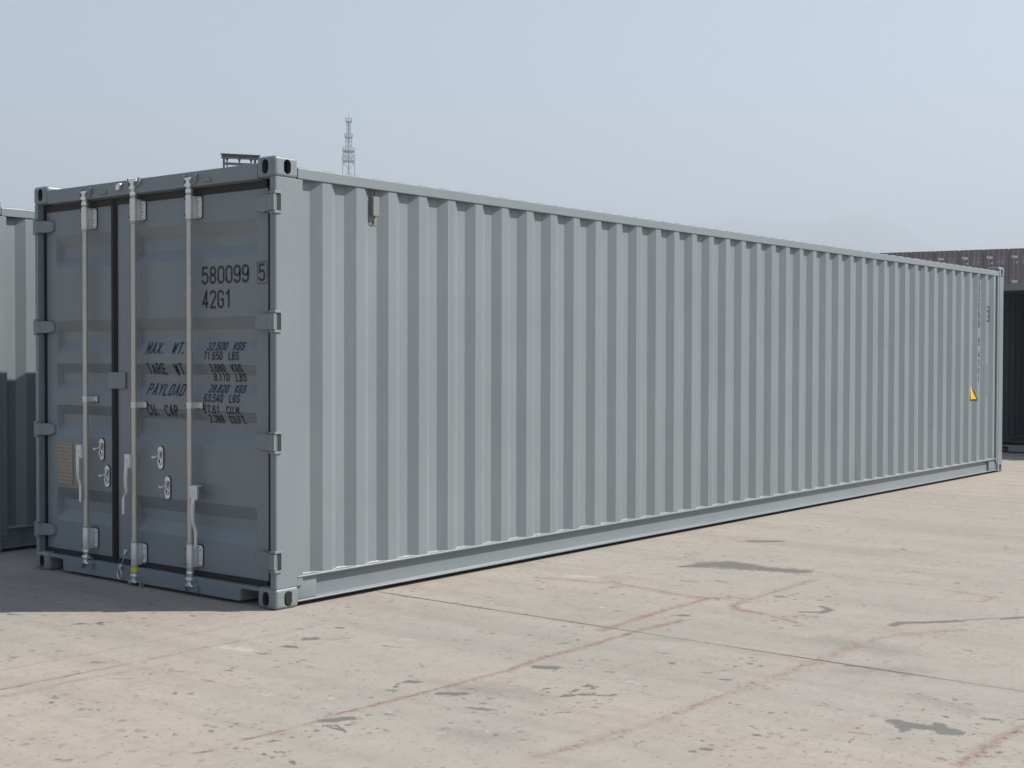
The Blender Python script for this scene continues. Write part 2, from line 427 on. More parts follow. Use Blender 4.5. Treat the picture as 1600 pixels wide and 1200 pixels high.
    c = mixc(n, l, math_(n, l, 'MULTIPLY', ramp(n, l, blot2, [(0.52, (0,)), (0.64, (1,))]), 0.40), c, (0.27, 0.262, 0.25))
    zone = tex_noise(n, l, 0.22, 5, 0.6, stretch=(1.0, 0.7, 1))
    c = mixc(n, l, math_(n, l, 'MULTIPLY', ramp(n, l, zone, [(0.42, (0,)), (0.60, (1,))]), 0.42), c, (0.335, 0.33, 0.305))
    tyre = tex_noise(n, l, 2.2, 5, 0.6, stretch=(1.6, 0.10, 1))
    c = mixc(n, l, math_(n, l, 'MULTIPLY', ramp(n, l, tyre, [(0.50, (0,)), (0.66, (1,))]), 0.34), c, (0.27, 0.245, 0.22))
    grime = tex_noise(n, l, 8.0, 9, 0.82)
    c = mixc(n, l, math_(n, l, 'MULTIPLY', ramp(n, l, grime, [(0.50, (0,)), (0.64, (1,))]), 0.30), c, (0.24, 0.21, 0.19))
    # specks: dark, reddish and pale
    def specks(scale, thr, seed):
        tc = n.new('ShaderNodeTexCoord'); mp = n.new('ShaderNodeMapping'); mp.inputs['Location'].default_value = (seed, seed*1.7, 0)
        mp.inputs['Rotation'].default_value = (0, 0, seed)
        l.new(tc.outputs['Object'], mp.inputs['Vector'])
        wn = n.new('ShaderNodeTexNoise'); wn.inputs['Scale'].default_value = scale*2.2; wn.inputs['Detail'].default_value = 3
        l.new(mp.outputs[0], wn.inputs['Vector'])
        ad = n.new('ShaderNodeVectorMath'); ad.operation = 'MULTIPLY_ADD'
        l.new(wn.outputs['Color'], ad.inputs[0]); ad.inputs[1].default_value = (0.9/scale,)*3; l.new(mp.outputs[0], ad.inputs[2])
        v = n.new('ShaderNodeTexVoronoi'); v.inputs['Scale'].default_value = scale; l.new(ad.outputs[0], v.inputs['Vector'])
        sep = n.new('ShaderNodeSeparateColor'); l.new(v.outputs['Color'], sep.inputs[0])
        size = math_(n, l, 'MULTIPLY', math_(n, l, 'POWER', sep.outputs[0], 7.0), thr)
        return math_(n, l, 'MULTIPLY', math_(n, l, 'SUBTRACT', size, v.outputs['Distance']), 12.0, True)
    patchy = ramp(n, l, tex_noise(n, l, 1.6, 4, 0.7), [(0.47, (0.0,)), (0.62, (1,))])
    c = mixc(n, l, math_(n, l, 'MULTIPLY', math_(n, l, 'MULTIPLY', specks(24.0, 0.60, 3.1), 0.85), patchy), c, (0.14, 0.13, 0.12))
    c = mixc(n, l, math_(n, l, 'MULTIPLY', specks(4.2, 0.12, 1.3), 0.8), c, (0.13, 0.125, 0.12))
    c = mixc(n, l, math_(n, l, 'MULTIPLY', math_(n, l, 'MULTIPLY', specks(15.0, 0.45, 5.7), 0.7), patchy), c, (0.22, 0.125, 0.11))
    c = mixc(n, l, math_(n, l, 'MULTIPLY', specks(9.0, 0.19, 8.2), 0.6), c, (0.62, 0.58, 0.53))
    c = mixc(n, l, math_(n, l, 'MULTIPLY', specks(60.0, 0.62, 4.4), 0.55), c, (0.20, 0.18, 0.16))
    # traced marks, ragged by noise
    rag = tex_noise(n, l, 12.0, 7, 0.75)
    rag2 = tex_noise(n, l, 70.0, 5, 0.8)
    rag3 = tex_noise(n, l, 30.0, 4, 0.6)
    nz = math_(n, l, 'ADD', math_(n, l, 'ADD', math_(n, l, 'MULTIPLY', rag, 0.4), math_(n, l, 'MULTIPLY', rag3, 0.3)), math_(n, l, 'MULTIPLY', rag2, 0.3))
    nz = math_(n, l, 'ADD', math_(n, l, 'MULTIPLY', math_(n, l, 'SUBTRACT', nz, 0.5), 2.4), 0.5)
    def mark(nm, lo, hi, amp):
        a = attr(nm); t = math_(n, l, 'ADD', a, math_(n, l, 'MULTIPLY', math_(n, l, 'SUBTRACT', nz, 0.5), amp))
        t = math_(n, l, 'MULTIPLY', t, math_(n, l, 'GREATER_THAN', a, 0.002))
        mr = n.new('ShaderNodeMapRange'); mr.interpolation_type = 'SMOOTHSTEP'
        mr.inputs['From Min'].default_value = lo; mr.inputs['From Max'].default_value = hi
        l.new(t, mr.inputs['Value']); return mr.outputs[0]
    c = mixc(n, l, math_(n, l, 'MULTIPLY', mark('smear', 0.10, 0.70, 1.0), 0.45), c, (0.20, 0.195, 0.18))
    redm = math_(n, l, 'MULTIPLY', mark('red_paint', 0.22, 0.95, 1.3), 0.66)
    c = mixc(n, l, redm, c, (0.235, 0.13, 0.115))
    core = math_(n, l, 'MULTIPLY', mark('red_paint', 0.85, 1.15, 2.6), 0.7)
    c = mixc(n, l, core, c, (0.16, 0.075, 0.065))
    c = mixc(n, l, math_(n, l, 'MULTIPLY', mark('pale_scuff', 0.2, 1.0, 1.2), 0.32), c, (0.62, 0.61, 0.60))
    dk = mark('dark_stain', 0.36, 0.60, 1.05)
    c = mixc(n, l, math_(n, l, 'MULTIPLY', dk, 0.84), c, (0.145, 0.143, 0.132))
    jm = mark('joint', 0.30, 0.55, 0.6)
    jgap = ramp(n, l, tex_noise(n, l, 0.8, 3), [(0.40, (0.35,)), (0.55, (1,))])
    c = mixc(n, l, math_(n, l, 'MULTIPLY', math_(n, l, 'MULTIPLY', jm, 0.85), jgap), c, (0.10, 0.085, 0.07))
    c = mixc(n, l, 1.0, c, (0.755, 0.745, 0.725), 'MULTIPLY')
    l.new(c, b.inputs['Base Color'])
    rg = n.new('ShaderNodeMapRange'); rg.inputs['To Min'].default_value = 0.88; rg.inputs['To Max'].default_value = 0.55
    l.new(dk, rg.inputs['Value']); l.new(rg.outputs[0], b.inputs['Roughness'])
    b.inputs['Specular IOR Level'].default_value = 0.25
    h = math_(n, l, 'ADD', math_(n, l, 'MULTIPLY', fine, 0.6), math_(n, l, 'MULTIPLY', grain, 0.35))
    h = math_(n, l, 'SUBTRACT', h, math_(n, l, 'MULTIPLY', jm, 1.2))
    bump(n, l, b, h, 0.30, 0.006)
    me.materials.append(mt)
    o = link('ground', me); o['kind'] = 'structure'
ground()

# ------------------------------------------------------------ far hills
def hills():
    keys = [(5, .052), (12, .055), (18, .060), (20.5, .072), (22, .090), (23.2, .102), (24.1, .1055), (25.2, .103), (26.3, .0975), (27.2, .0975), (28.0, .1025),
            (28.9, .1045), (30.2, .1015), (31.5, .096), (33, .088), (36, .075), (40, .062), (46, .055), (60, .05), (75, .045)]
    ka = [k[0] for k in keys]; kz = [k[1] for k in keys]
    az = np.arange(4, 76, 0.25); D = np.linspace(2600, 5600, 41)
    rng = np.random.RandomState(3)
    vs = []; fs = []; ph = rng.rand(12)*6.28
    for d in D:
        bell = max(0.0, 1-abs(d-4000)/1400)**0.8
        for a in az:
            t = np.interp(a, ka, kz)*4000
            rough = sum(math.sin(a*(0.9+0.55*k)+d*0.002*k+ph[k]) for k in range(12))*3.0
            z = max(-4, (t+rough)*bell-4)
            vs.append((CAM[0]+d*math.cos(R(a)), CAM[1]+d*math.sin(R(a)), z))
    n = len(az)
    for i in range(len(D)-1):
        for j in range(n-1): fs.append((i*n+j, i*n+j+1, (i+1)*n+j+1, (i+1)*n+j))
    mt, nn, l, b = newmat('hill_scrub')
    f = tex_noise(nn, l, 0.006, 6)
    l.new(mixc(nn, l, f, (0.06, 0.075, 0.05), (0.10, 0.11, 0.08)), b.inputs['Base Color']); b.inputs['Roughness'].default_value = 0.9
    mb = MB(); mb.add(vs, fs); o = mb.build('hills', mt, None, 0, True); o['kind'] = 'structure'
hills()

# ------------------------------------------------------------ container dimensions
L, W, H = 12.192, 2.438, 2.591
XD = 0.055                      # outer face of the doors
X0, PITCH_C = 0.304, 0.2797     # side corrugation
OUTY, DEP = 0.007, 0.037
def side_profile(flip=False):
    pts = [(0.19, OUTY+DEP)]
    for k in range(42):
        x = X0+PITCH_C*k
        pts += [(x, OUTY+DEP), (x+0.068, OUTY), (x+0.140, OUTY), (x+0.208, OUTY+DEP)]
    pts.append((12.06, OUTY+DEP)); return pts
SP = side_profile()
def side_y(x):
    return float(np.interp(x, [p[0] for p in SP], [p[1] for p in SP]))
BANDS = [(2.258, 2.18, 2.108, 2.041), (1.689, 1.614, 1.542, 1.471), (1.404, 1.34, 1.276, 1.208), (1.125, 1.061, 0.994, 0.914), (0.568, 0.488, 0.42, 0.345)]
def door_d(z):
    for a, b, c, d in BANDS:
        if d <= z <= a:
            if z > b: return (a-z)/(a-b)
            if z < c: return (z-d)/(c-d)
            return 1.0
    return 0.0
DD = 0.036
DOORS = {'left': (1.628, 2.372, 1.60, 2.262, (1.57, 2.40)), 'right': (0.124, 1.572, 0.222, 1.386, (0.104, 1.605))}
def door_x(y, z, rng):
    if y < rng[0] or y > rng[1]: return XD
    e = min(1.0, min(y-rng[0], rng[1]-y)/0.016)
    return XD+DD*door_d(z)*e

# ------------------------------------------------------------ stencil letters as ribbons of paint
def arc(cx, cy, rx, ry, a0, a1, n=8):
    return [(cx+rx*math.cos(R(a0+(a1-a0)*i/n)), cy+ry*math.sin(R(a0+(a1-a0)*i/n))) for i in range(n+1)]
def up_(y): return arc(.5, y, .5, .42, 180, 0)
_0 = arc(.5, .42, .5, .42, 180, 360)+arc(.5, 1.58, .5, .42, 0, 180)+[(0, .42)]
_6 = arc(.5, 1.58, .5, .42, 10, 180)+arc(.5, .42, .5, .42, 180, 360)+arc(.5, .75, .5, .42, 0, 180)
GL = {
 '0': [_0], 'O': [_0], '1': [[(.15, 1.62), (.55, 2), (.55, 0)]],
 '2': [arc(.5, 1.58, .5, .42, 170, 0)+[(1, 1.35), (.05, .05)], [(0, .0), (1, .0)]],
 '3': [arc(.5, 1.56, .48, .44, 160, -90), arc(.5, .54, .5, .56, 90, -160)],
 '4': [[(.72, 0), (.72, 2), (0, .5), (1, .5)]],
 '5': [[(.95, 2), (.1, 2), (.06, 1.02)], [(.06, 1.02)]+arc(.5, .82, .5, .42, 140, 0)+arc(.5, .42, .5, .42, 0, -170)],
 '6': [_6], '7': [[(0, 2), (1, 2), (.35, 0)]],
 '8': [arc(.5, 1.52, .46, .48, -90, 270, 16), arc(.5, .52, .5, .52, 90, 450, 16)],
 '9': [[(1-x, 2-y) for x, y in _6]],
 'A': [[(0, 0), (.5, 2), (1, 0)], [(.16, .6), (.84, .6)]],
 'B': [[(0, 0), (0, 2), (.5, 2)]+arc(.5, 1.53, .42, .47, 90, -90)+[(0, 1.06)], [(0.0, 0), (.5, 0)]+arc(.5, .53, .5, .53, -90, 90)],
 'C': [arc(.5, 1.58, .5, .42, 0, 180)+arc(.5, .42, .5, .42, 180, 360)],
 'D': [[(0, 0), (0, 2), (.5, 2)]+arc(.5, 1.5, .5, .5, 90, 0)+arc(.5, .5, .5, .5, 0, -90)+[(0, 0)]],
 'E': [[(1, 2), (0, 2), (0, 0), (1, 0)], [(0, 1.05), (.8, 1.05)]],
 'F': [[(1, 2), (0, 2), (0, 0)], [(0, 1.05), (.8, 1.05)]],
 'G': [arc(.5, 1.58, .5, .42, 0, 180)+arc(.5, .42, .5, .42, 180, 360)+[(1, .95), (.55, .95)]],
 'K': [[(0, 0), (0, 2)], [(1, 2), (0, .8)], [(.3, 1.16), (1, 0)]],
 'L': [[(0, 2), (0, 0), (1, 0)]], 'M': [[(0, 0), (0, 2), (.5, .6), (1, 2), (1, 0)]],
 'P': [[(0, 0), (0, 2), (.5, 2)]+arc(.5, 1.5, .5, .5, 90, -90)+[(0, 1)]],
 'R': [[(0, 0), (0, 2), (.5, 2)]+arc(.5, 1.5, .5, .5, 90, -90)+[(0, 1)], [(.45, 1), (1, 0)]],
 'S': [arc(.5, 1.54, .48, .46, 15, 270), arc(.5, .54, .5, .54, 90, -165)],
 'T': [[(0, 2), (1, 2)], [(.5, 2), (.5, 0)]],
 'U': [[(0, 2)]+arc(.5, .42, .5, .42, 180, 360)+[(1, 2)]],
 'W': [[(0, 2), (.25, 0), (.5, 1.5), (.75, 0), (1, 2)]],
 'X': [[(0, 0), (1, 2)], [(0, 2), (1, 0)]], 'Y': [[(0, 2), (.5, .95), (1, 2)], [(.5, .95), (.5, 0)]],
 '.': [[(.1, 0), (.1, .22)]], ',': [[(.3, -.2), (.4, .2)]],
 't': [[(.45, 1.9), (.45, .3), (.8, .05)], [(.05, 1.35), (.9, 1.35)]], 'e': [[(.05, .72), (.95, .72)]+arc(.5, .7, .47, .62, 0, 315, 14)],
 'x': [[(0, 0), (1, 1.35)], [(0, 1.35), (1, 0)]],
}
def ribbons(strokes, width, place, name, mat, parent, step=0.007):
    """strokes: list of polylines in metres (a, b); place(a, b, lift) -> 3-D point"""
    mb = MB()
    for k, pl in enumerate(strokes):
        pl = [Vector((p[0], p[1])) for p in pl]
        q = [pl[0]]
        for a, b in zip(pl[:-1], pl[1:]):
            nseg = max(1, int((b-a).length/step))
            q += [a.lerp(b, (i+1)/nseg) for i in range(nseg)]
        lift = 0.0012+0.00012*(k % 20); vs = []
        for i, p in enumerate(q):
            d0 = (q[i]-q[i-1]) if i else (q[1]-q[0]); d1 = (q[i+1]-q[i]) if i < len(q)-1 else d0
            if d0.length < 1e-9: d0 = d1
            if d1.length < 1e-9: d1 = d0
            d0 = d0.normalized(); d1 = d1.normalized(); t = (d0+d1)
            if t.length < 1e-3: t = d1
            t.normalize(); nrm = Vector((-t.y, t.x)); c = max(0.45, nrm.dot(Vector((-d1.y, d1.x))))
            off = nrm*(width/2/c)
            pe = p
            if i == 0: pe = p-d1*width*0.25
            if i == len(q)-1: pe = p+d0*width*0.25
            for sgn in (1, -1):
                e = pe+off*sgn; vs.append(place(e.x, e.y, lift))
        fs = [(2*i, 2*i+1, 2*i+3, 2*i+2) for i in range(len(q)-1)]
        mb.add(vs, fs)
    me = bpy.data.meshes.new(name); me.from_pydata(mb.v, [], mb.f); me.materials.append(M[mat])
    return link(name, me, parent)
def layout(text, a0, a1, b0, h, gw=0.72):
    """strokes for text filling a0..a1, baseline b0, height h; spaces count as one cell"""
    cells = []
    for ch in text: cells.append(0.42 if ch == '.' else (1.5 if ch == ' ' else 1.0))
    tot = sum(cells)-(1-gw); k = (a1-a0)/tot; out_ = []; x = a0
    for ch, cw in zip(text, cells):
        for pl in GL.get(ch, []):
            out_.append([(x+p[0]*k*gw, b0+p[1]*h/2) for p in pl])
        x += cw*k
    return out_
# ------------------------------------------------------------ container parts
def stadium(w_, h_, n=10):
    # upright oval hole outline, centred
    r = w_/2; k = h_/2-r
    return [(r*math.cos(R(a)), k+r*math.sin(R(a))) for a in np.linspace(0, 180, n)]+[(r*math.cos(R(a)), -k+r*math.sin(R(a))) for a in np.linspace(180, 360, n)]
def casting_mesh():
    # corner casting with its outer corner at the origin, reaching to +x +y +z
    b = MB().box((0, 0, 0), (0.178, 0.162, 0.124)); ob = link('casting_tmp', b.mesh('casting_tmp', 'paint', 0.023, False, 6))
    st = stadium(0.054, 0.084)
    c1 = MB().prism([(p+0.086, q+0.060) for p, q in st], 'x', -0.05, 0.06).build('c1', 'dark')
    c2 = MB().prism([(p+0.092, q+0.060) for p, q in st], 'y', -0.05, 0.06).build('c2', 'dark')
    c3 = MB().box((0.032, 0.030, 0.016), (0.150, 0.136, 0.104)).build('c3', 'dark')
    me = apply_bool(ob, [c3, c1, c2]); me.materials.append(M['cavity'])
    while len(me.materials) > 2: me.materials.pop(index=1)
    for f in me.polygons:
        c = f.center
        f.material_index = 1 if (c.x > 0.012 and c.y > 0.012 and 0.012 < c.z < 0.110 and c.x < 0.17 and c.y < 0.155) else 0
    return me
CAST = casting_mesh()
def mirrored(me, sx, sy, sz, ox, oy, oz):
    m2 = me.copy(); bm = bmesh.new(); bm.from_mesh(m2)
    for v in bm.verts: v.co = Vector((ox+sx*v.co.x, oy+sy*v.co.y, oz+sz*v.co.z))
    if sx*sy*sz < 0: bmesh.ops.reverse_faces(bm, faces=bm.faces)
    bm.to_mesh(m2); bm.free(); return m2
def sheet(mb, prof, place, t):
    # corrugated sheet of thickness t: prof = [(s, depth)], place(s, d, end) -> point
    n = len(prof); vs = []
    for lay in (0.0, t):
        for e in (0, 1):
            for s_, d in prof: vs.append(place(s_, d+lay, e))
    fs = []
    for i in range(n-1):
        fs += [(i, i+1, n+i+1, n+i), (2*n+i, 3*n+i, 3*n+i+1, 2*n+i+1)]
    mb.add(vs, fs); return mb

def container_body(root, inside='paint'):
    for sx, ox in ((1, 0), (-1, L)):
        for sy, oy in ((1, 0), (-1, W)):
            for sz, oz in ((1, 0), (-1, H+0.006)):
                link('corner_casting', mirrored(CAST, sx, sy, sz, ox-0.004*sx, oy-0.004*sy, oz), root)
    for sx, ox in ((1, 0), (-1, L)):
        for sy, oy in ((1, 0), (-1, W)):
            mb = MB()
            f = lambda x, y: (ox+sx*x, oy+sy*y)
            poly = [(0.012, 0), (0.160, 0.0), (0.160, 0.004), (0.213, 0.004), (0.213, 0.03), (0.150, 0.05), (0.062, 0.05), (0.062, 0.045), (0, 0.045), (0, 0.012), (0.0035, 0.0035)]
            mb.prism([f(x, y) for x, y in poly], 'z', 0.120, H-0.115)
            mb.build('corner_post', 'paint', root, 0.002)
    for sy, oy in ((1, 0), (-1, W)):
        mb = MB(); g = lambda y, z: (oy+sy*y, z)
        mb.prism([g(0.0, 2.479), (oy+sy*0.0, 2.541), g(0.062, 2.541), g(0.062, 2.479)], 'x', 0.172, L-0.172)
        mb.build('top_side_rail', 'paint', root, 0.004)
        mb = MB()
        mb.prism([g(0.0, 0.178), g(0.0, 0.166), g(0.040, 0.166), g(0.040, 0.037), g(0.0, 0.037), g(0.0, 0.026), g(0.052, 0.026), g(0.052, 0.178)], 'x', 0.170, L-0.170)
        for a, b in ((0.1705, 0.335), (L-0.44, L-0.1705)):
            mb.box((a, oy+sy*0.020, 0.0375), (b, oy+sy*0.0395, 0.1655))
        # weld beads where the panel sits on the rail
        mb.build('bottom_side_rail', 'paint', root, 0.0045, True, 3)
        if inside == 'paint' and sy > 0:
            # lumpy sealant bead on the rail, pale to imitate sunlight on its flange
            rb = np.random.RandomState(11); pts = []; rad = []; x = 0.20
            while x < L-0.22:
                d = side_y(x); thick = 0.003+0.0045*max(0, (d-OUTY)/DEP)*(0.4+0.9*rb.rand())
                pts.append((x, oy+sy*(d-0.004), 0.178+thick*0.2)); rad.append(thick); x += 0.016
            sm = MB().tube(pts, rad, 6); sm.build('sealant_bead', 'sealant', root, 0, True)
        pan = MB()
        sheet(pan, SP, lambda s_, d, e: (s_, oy+sy*d, 0.179 if e == 0 else 2.480), 0.003)
        for k in range(4, 42, 4):
            xs_ = X0+PITCH_C*k+0.104; pan.box((xs_-0.002, oy+sy*(OUTY-0.0008), 0.19), (xs_+0.002, oy+sy*(OUTY+0.002), 2.478))
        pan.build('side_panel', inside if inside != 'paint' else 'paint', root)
    # roof sheet, corrugated across
    rp = []; x = 0.20
    while x < L-0.25:
        rp += [(x, 0.0), (x+0.028, 0.013), (x+0.100, 0.013), (x+0.128, 0.0)]; x += 0.209
    rp = [(0.17, 0.0)]+rp+[(L-0.17, 0.0)]
    roof = MB()
    ry = ((0.03, 0.0), (0.055, 1.0), (W-0.055, 1.0), (W-0.03, 0.0)); nr = len(rp)
    roof.add([(s_, y, 2.543+d*k) for y, k in ry for s_, d in rp], [(j*nr+i, j*nr+i+1, (j+1)*nr+i+1, (j+1)*nr+i) for j in range(3) for i in range(nr-1)])
    roof.build('roof_panel', 'paint', root)
    # front (closed) end
    fr = MB(); ep = [(0.07, 0.045)]; y = 0.12
    while y < W-0.3:
        ep += [(y, 0.045), (y+0.055, 0.0), (y+0.165, 0.0), (y+0.22, 0.045)]; y += 0.25
    ep.append((W-0.07, 0.045))
    sheet(fr, ep, lambda s_, d, e: (L-0.03-d, s_, 0.11 if e == 0 else 2.47), 0.003)
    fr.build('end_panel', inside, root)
    MB().box((L-0.11, 0.16, 2.471), (L-0.004, W-0.16, 2.581)).build('end_header', 'paint', root, 0.004)
    MB().box((L-0.11, 0.16, 0.020), (L-0.004, W-0.16, 0.109)).build('end_sill', 'paint', root, 0.004)
    # floor and cross members
    MB().box((0.152, 0.056, 0.150), (L-0.12, W-0.056, 0.176)).build('floor', 'floor', root)
    cm = MB(); x = 0.45
    while x < L-0.3:
        cm.box((x, 0.056, 0.030), (x+0.05, W-0.056, 0.149)); x += 0.31
    cm.build('cross_member', 'dark', root)
    # door header: channel with a sloping underside lip
    hd = MB()
    hd.prism([(0.004, 2.474), (0.004, 2.563), (0.110, 2.563), (0.110, 2.468), (0.050, 2.466)], 'y', 0.158, W-0.158)
    hd.build('door_header', 'paint', root, 0.003)
    sl = MB()
    y0, y1 = 0.158, W-0.158
    sl.prism([(y0, 0.094), (0.304, 0.094), (0.318, 0.080), (0.318, 0.020), (y1-0.160, 0.020), (y1-0.160, 0.080), (y1-0.146, 0.094), (y1, 0.094), (y1, 0.116), (y0, 0.116)], 'x', 0.006, 0.150)
    sl.build('door_sill', 'paint', root, 0.003)

def catch(root, y, z):
    x = XD; st = stadium(0.050, 0.142)
    pad = MB().prism([(y+p*1.16-0.003, z+q*1.05+0.002) for p, q in st], 'x', x-0.003, x+0.001).build('catch_pad', 'black', root)
    mb = MB().prism([(y+p, z+q) for p, q in st], 'x', x-0.008, x-0.0035)
    ring = [(x-0.012, y+0.015*math.cos(a), z-0.022+0.019*math.sin(a)) for a in np.linspace(0, 2*math.pi, 15)[:-1]]
    mb.tube(ring, 0.006, 6, closed=True)
    for dz in (0.054, -0.057): mb.tube([(x-0.007, y, z+dz), (x-0.012, y, z+dz)], [0.010, 0.007], 8)
    # lifting flap and its finger
    mb.bar((x-0.010, y-0.002, z+0.044), (x-0.026, y+0.004, z+0.008), 0.032, 0.006)
    mb.bar((x-0.024, y+0.008, z+0.012), (x-0.036, y+0.034, z-0.002), 0.016, 0.006)
    mb.bar((x-0.036, y+0.033, z-0.003), (x-0.037, y+0.040, z+0.012), 0.014, 0.006)
    o = mb.build('handle_catch', 'bright', root, 0.0015)
    MB().tube([(x-0.0085, y, z-0.022), (x-0.0095, y, z-0.022)], 0.011, 10).build('catch_hole_shade', 'dark', root)  # solid dark disc painted as the shade within the ring
    return o
dr_now = [None]
def rod_set(root, y, zt, zb, hy, hz, bz, gz):
    x = 0.004; r = 0.0172
    mb = MB().tube([(x, y, zb+0.075), (x, y, zt-0.06)], r, 16)
    for z in (bz[0]+0.085, bz[0]-0.082, bz[1]+0.085, bz[1]-0.082):
        mb.lathe([(0.0185, z-0.006), (0.0225, z-0.003), (0.0225, z+0.003), (0.0185, z+0.006)], x, y, 16)
    mb.build('lock_rod', 'rod', root, 0, True)
    for end, z0, sg in ((0, zt, 1), (1, zb, -1)):
        cb = MB()
        cb.lathe([(0.018, z0-sg*0.098), (0.0235, z0-sg*0.092), (0.0235, z0-sg*0.074), (0.016, z0-sg*0.066), (0.016, z0-sg*0.052)], x, y, 14)
        anv = [(-0.040, 0.0), (0.040, 0.0), (0.040, -0.008), (0.015, -0.020), (0.013, -0.032), (0.030, -0.042), (0.030, -0.049), (0.012, -0.058), (-0.012, -0.058), (-0.030, -0.049), (-0.030, -0.042), (-0.013, -0.032), (-0.015, -0.020), (-0.040, -0.008)]
        k = 0.012 if (end and root is dr_now[0]) else 0.0
        cb.prism([(y+p+(k if q > -0.02 else 0), z0+sg*q) for p, q in anv], 'x', x-0.016, x+0.014)
        cb.build('cam', 'bright', root, 0.003, True)
        # keeper welded to header or sill
        kp = MB(); xk = 0.005
        for s2 in (-1, 1):
            kp.box((xk-0.020, y-0.02+s2*0.050, z0-0.030), (xk+0.012, y-0.02+s2*0.050+s2*0.012, z0+0.014))
        kp.box((xk-0.012, y-0.066, z0-sg*0.040-0.004), (xk+0.010, y+0.026, z0-sg*0.040+0.004))
        kp.build('cam_keeper', 'paint', root, 0.002)
    for z in bz:
        sb = MB(); sb.tube([(x, y, z-0.072), (x, y, z-0.070), (x, y, z+0.070), (x, y, z+0.072)], [0.021, 0.0235, 0.0235, 0.021], 18)
        sb.box((x+0.012, y-0.026, z-0.066), (XD-0.007, y-0.020, z+0.066))
        rr = 0.016; yl, yr = y+0.010, y-0.064
        oct_ = [(yl, z-0.066), (yr+rr, z-0.066), (yr+0.005, z-0.061), (yr, z-0.066+rr), (yr, z+0.066-rr), (yr+0.005, z+0.061), (yr+rr, z+0.066), (yl, z+0.066)]
        sb.prism(oct_, 'x', XD-0.010, XD-0.004)
        sb.box((XD-0.013, y-0.034, z-0.060), (XD-0.009, y-0.028, z+0.060))
        for dz in (0.045, 0.0, -0.045): sb.tube([(XD-0.010, y-0.046, z+dz), (XD-0.017, y-0.046, z+dz), (XD-0.020, y-0.046, z+dz)], [0.013, 0.011, 0.005], 12)
        for dz in (-0.048, 0.048): pass
        o = sb.build('rod_bracket', 'zinc', root, 0.002, True)
        pl = MB()
        pl.prism([(p+(-0.005 if p < y-0.03 else 0), z+(q-z)*1.06+0.002) for p, q in oct_], 'x', XD-0.0035, XD-0.0005)
        for dz in (-0.048, 0.048): pl.tube([(x-0.014, y+0.016, z+dz), (x-0.0215, y+0.0195, z+dz)], 0.0065, 8)
        pl.build('bracket_pad', 'black', root)
    sb = MB(); sb.tube([(x, y, gz-0.018), (x, y, gz+0.018)], 0.0225, 16)
    sb.box((x+0.012, y-0.026, gz-0.018), (XD-0.006, y-0.020, gz+0.018))
    sb.box((XD-0.009, y-0.064, gz-0.019), (XD-0.003, y+0.010, gz+0.019))
    sb.tube([(XD-0.009, y-0.045, gz), (XD-0.017, y-0.045, gz)], [0.013, 0.008], 10)
    MB().box((XD-0.003, y-0.070, gz-0.024), (XD-0.0005, y+0.008, gz+0.020)).build('guide_pad', 'black', root)
    sb.build('rod_guide', 'zinc', root, 0.002, True)
    pl = MB(); pl.tube([(x-0.0145, y+0.014, gz), (x-0.021, y+0.0175, gz)], 0.006, 8); pl.build('guide_bolt', 'black', root)
    # handle: hub plate beside the rod, bar hanging down with a joggle near its end
    hb = MB(); yh = hy[0]; s2 = 1 if yh > y else -1; zt2 = hz[0]
    hb.box((-0.034, yh-0.026, zt2-0.085), (-0.026, yh+0.026, zt2))
    hb.box((-0.034, yh-0.026, zt2-0.006), (0.004, yh+0.026, zt2+0.003))
    hb.box((-0.026, yh-s2*0.026, zt2-0.085), (0.010, yh-s2*0.018, zt2-0.006))
    hb.box((-0.010, min(yh, y), zt2-0.080), (0.004, max(yh, y), zt2-0.006))
    hb.tube([(-0.033, yh, zt2-0.035), (-0.040, yh, zt2-0.035)], [0.010, 0.007], 10)
    hb.build('handle_hub', 'zinc', root, 0.003)
    h = MB(); zz = np.linspace(zt2-0.070, hz[1], 20); wv = []
    for q, z in enumerate(zz):
        t = q/19.0
        if t < 0.55: yy = yh+(hy[1]-yh)*math.sin(min(1, t/0.3)*math.pi/2)
        elif t < 0.66: yy = hy[1]+(hy[2]-hy[1])*(t-0.55)/0.11
        else: yy = hy[2]
        wv.append((yy, z, 0.0135 if t < 0.58 else 0.0105, -0.036-(0.010*math.sin(math.pi*min(1, t/0.6))) if t < 0.6 else -0.034))
    vs = []
    for yy, z, hw, xx in wv: vs += [(xx-0.006, yy-hw, z), (xx-0.006, yy+hw, z), (xx+0.006, yy+hw, z), (xx+0.006, yy-hw, z)]
    nk = len(wv); h.add(vs, [(0, 1, 2, 3), (4*nk-1, 4*nk-2, 4*nk-3, 4*nk-4)]+[(4*i+j, 4*i+(j+1) % 4, 4*i+4+(j+1) % 4, 4*i+4+j) for i in range(nk-1) for j in range(4)])
    # raised rib of the pressed handle
    for i in range(2, 10): h.bar((wv[i][3]-0.006, wv[i][0], wv[i][1]), (wv[i+1][3]-0.006, wv[i+1][0], wv[i+1][1]), 0.009, 0.009)
    h.build('door_handle', 'zinc', root, 0.002)

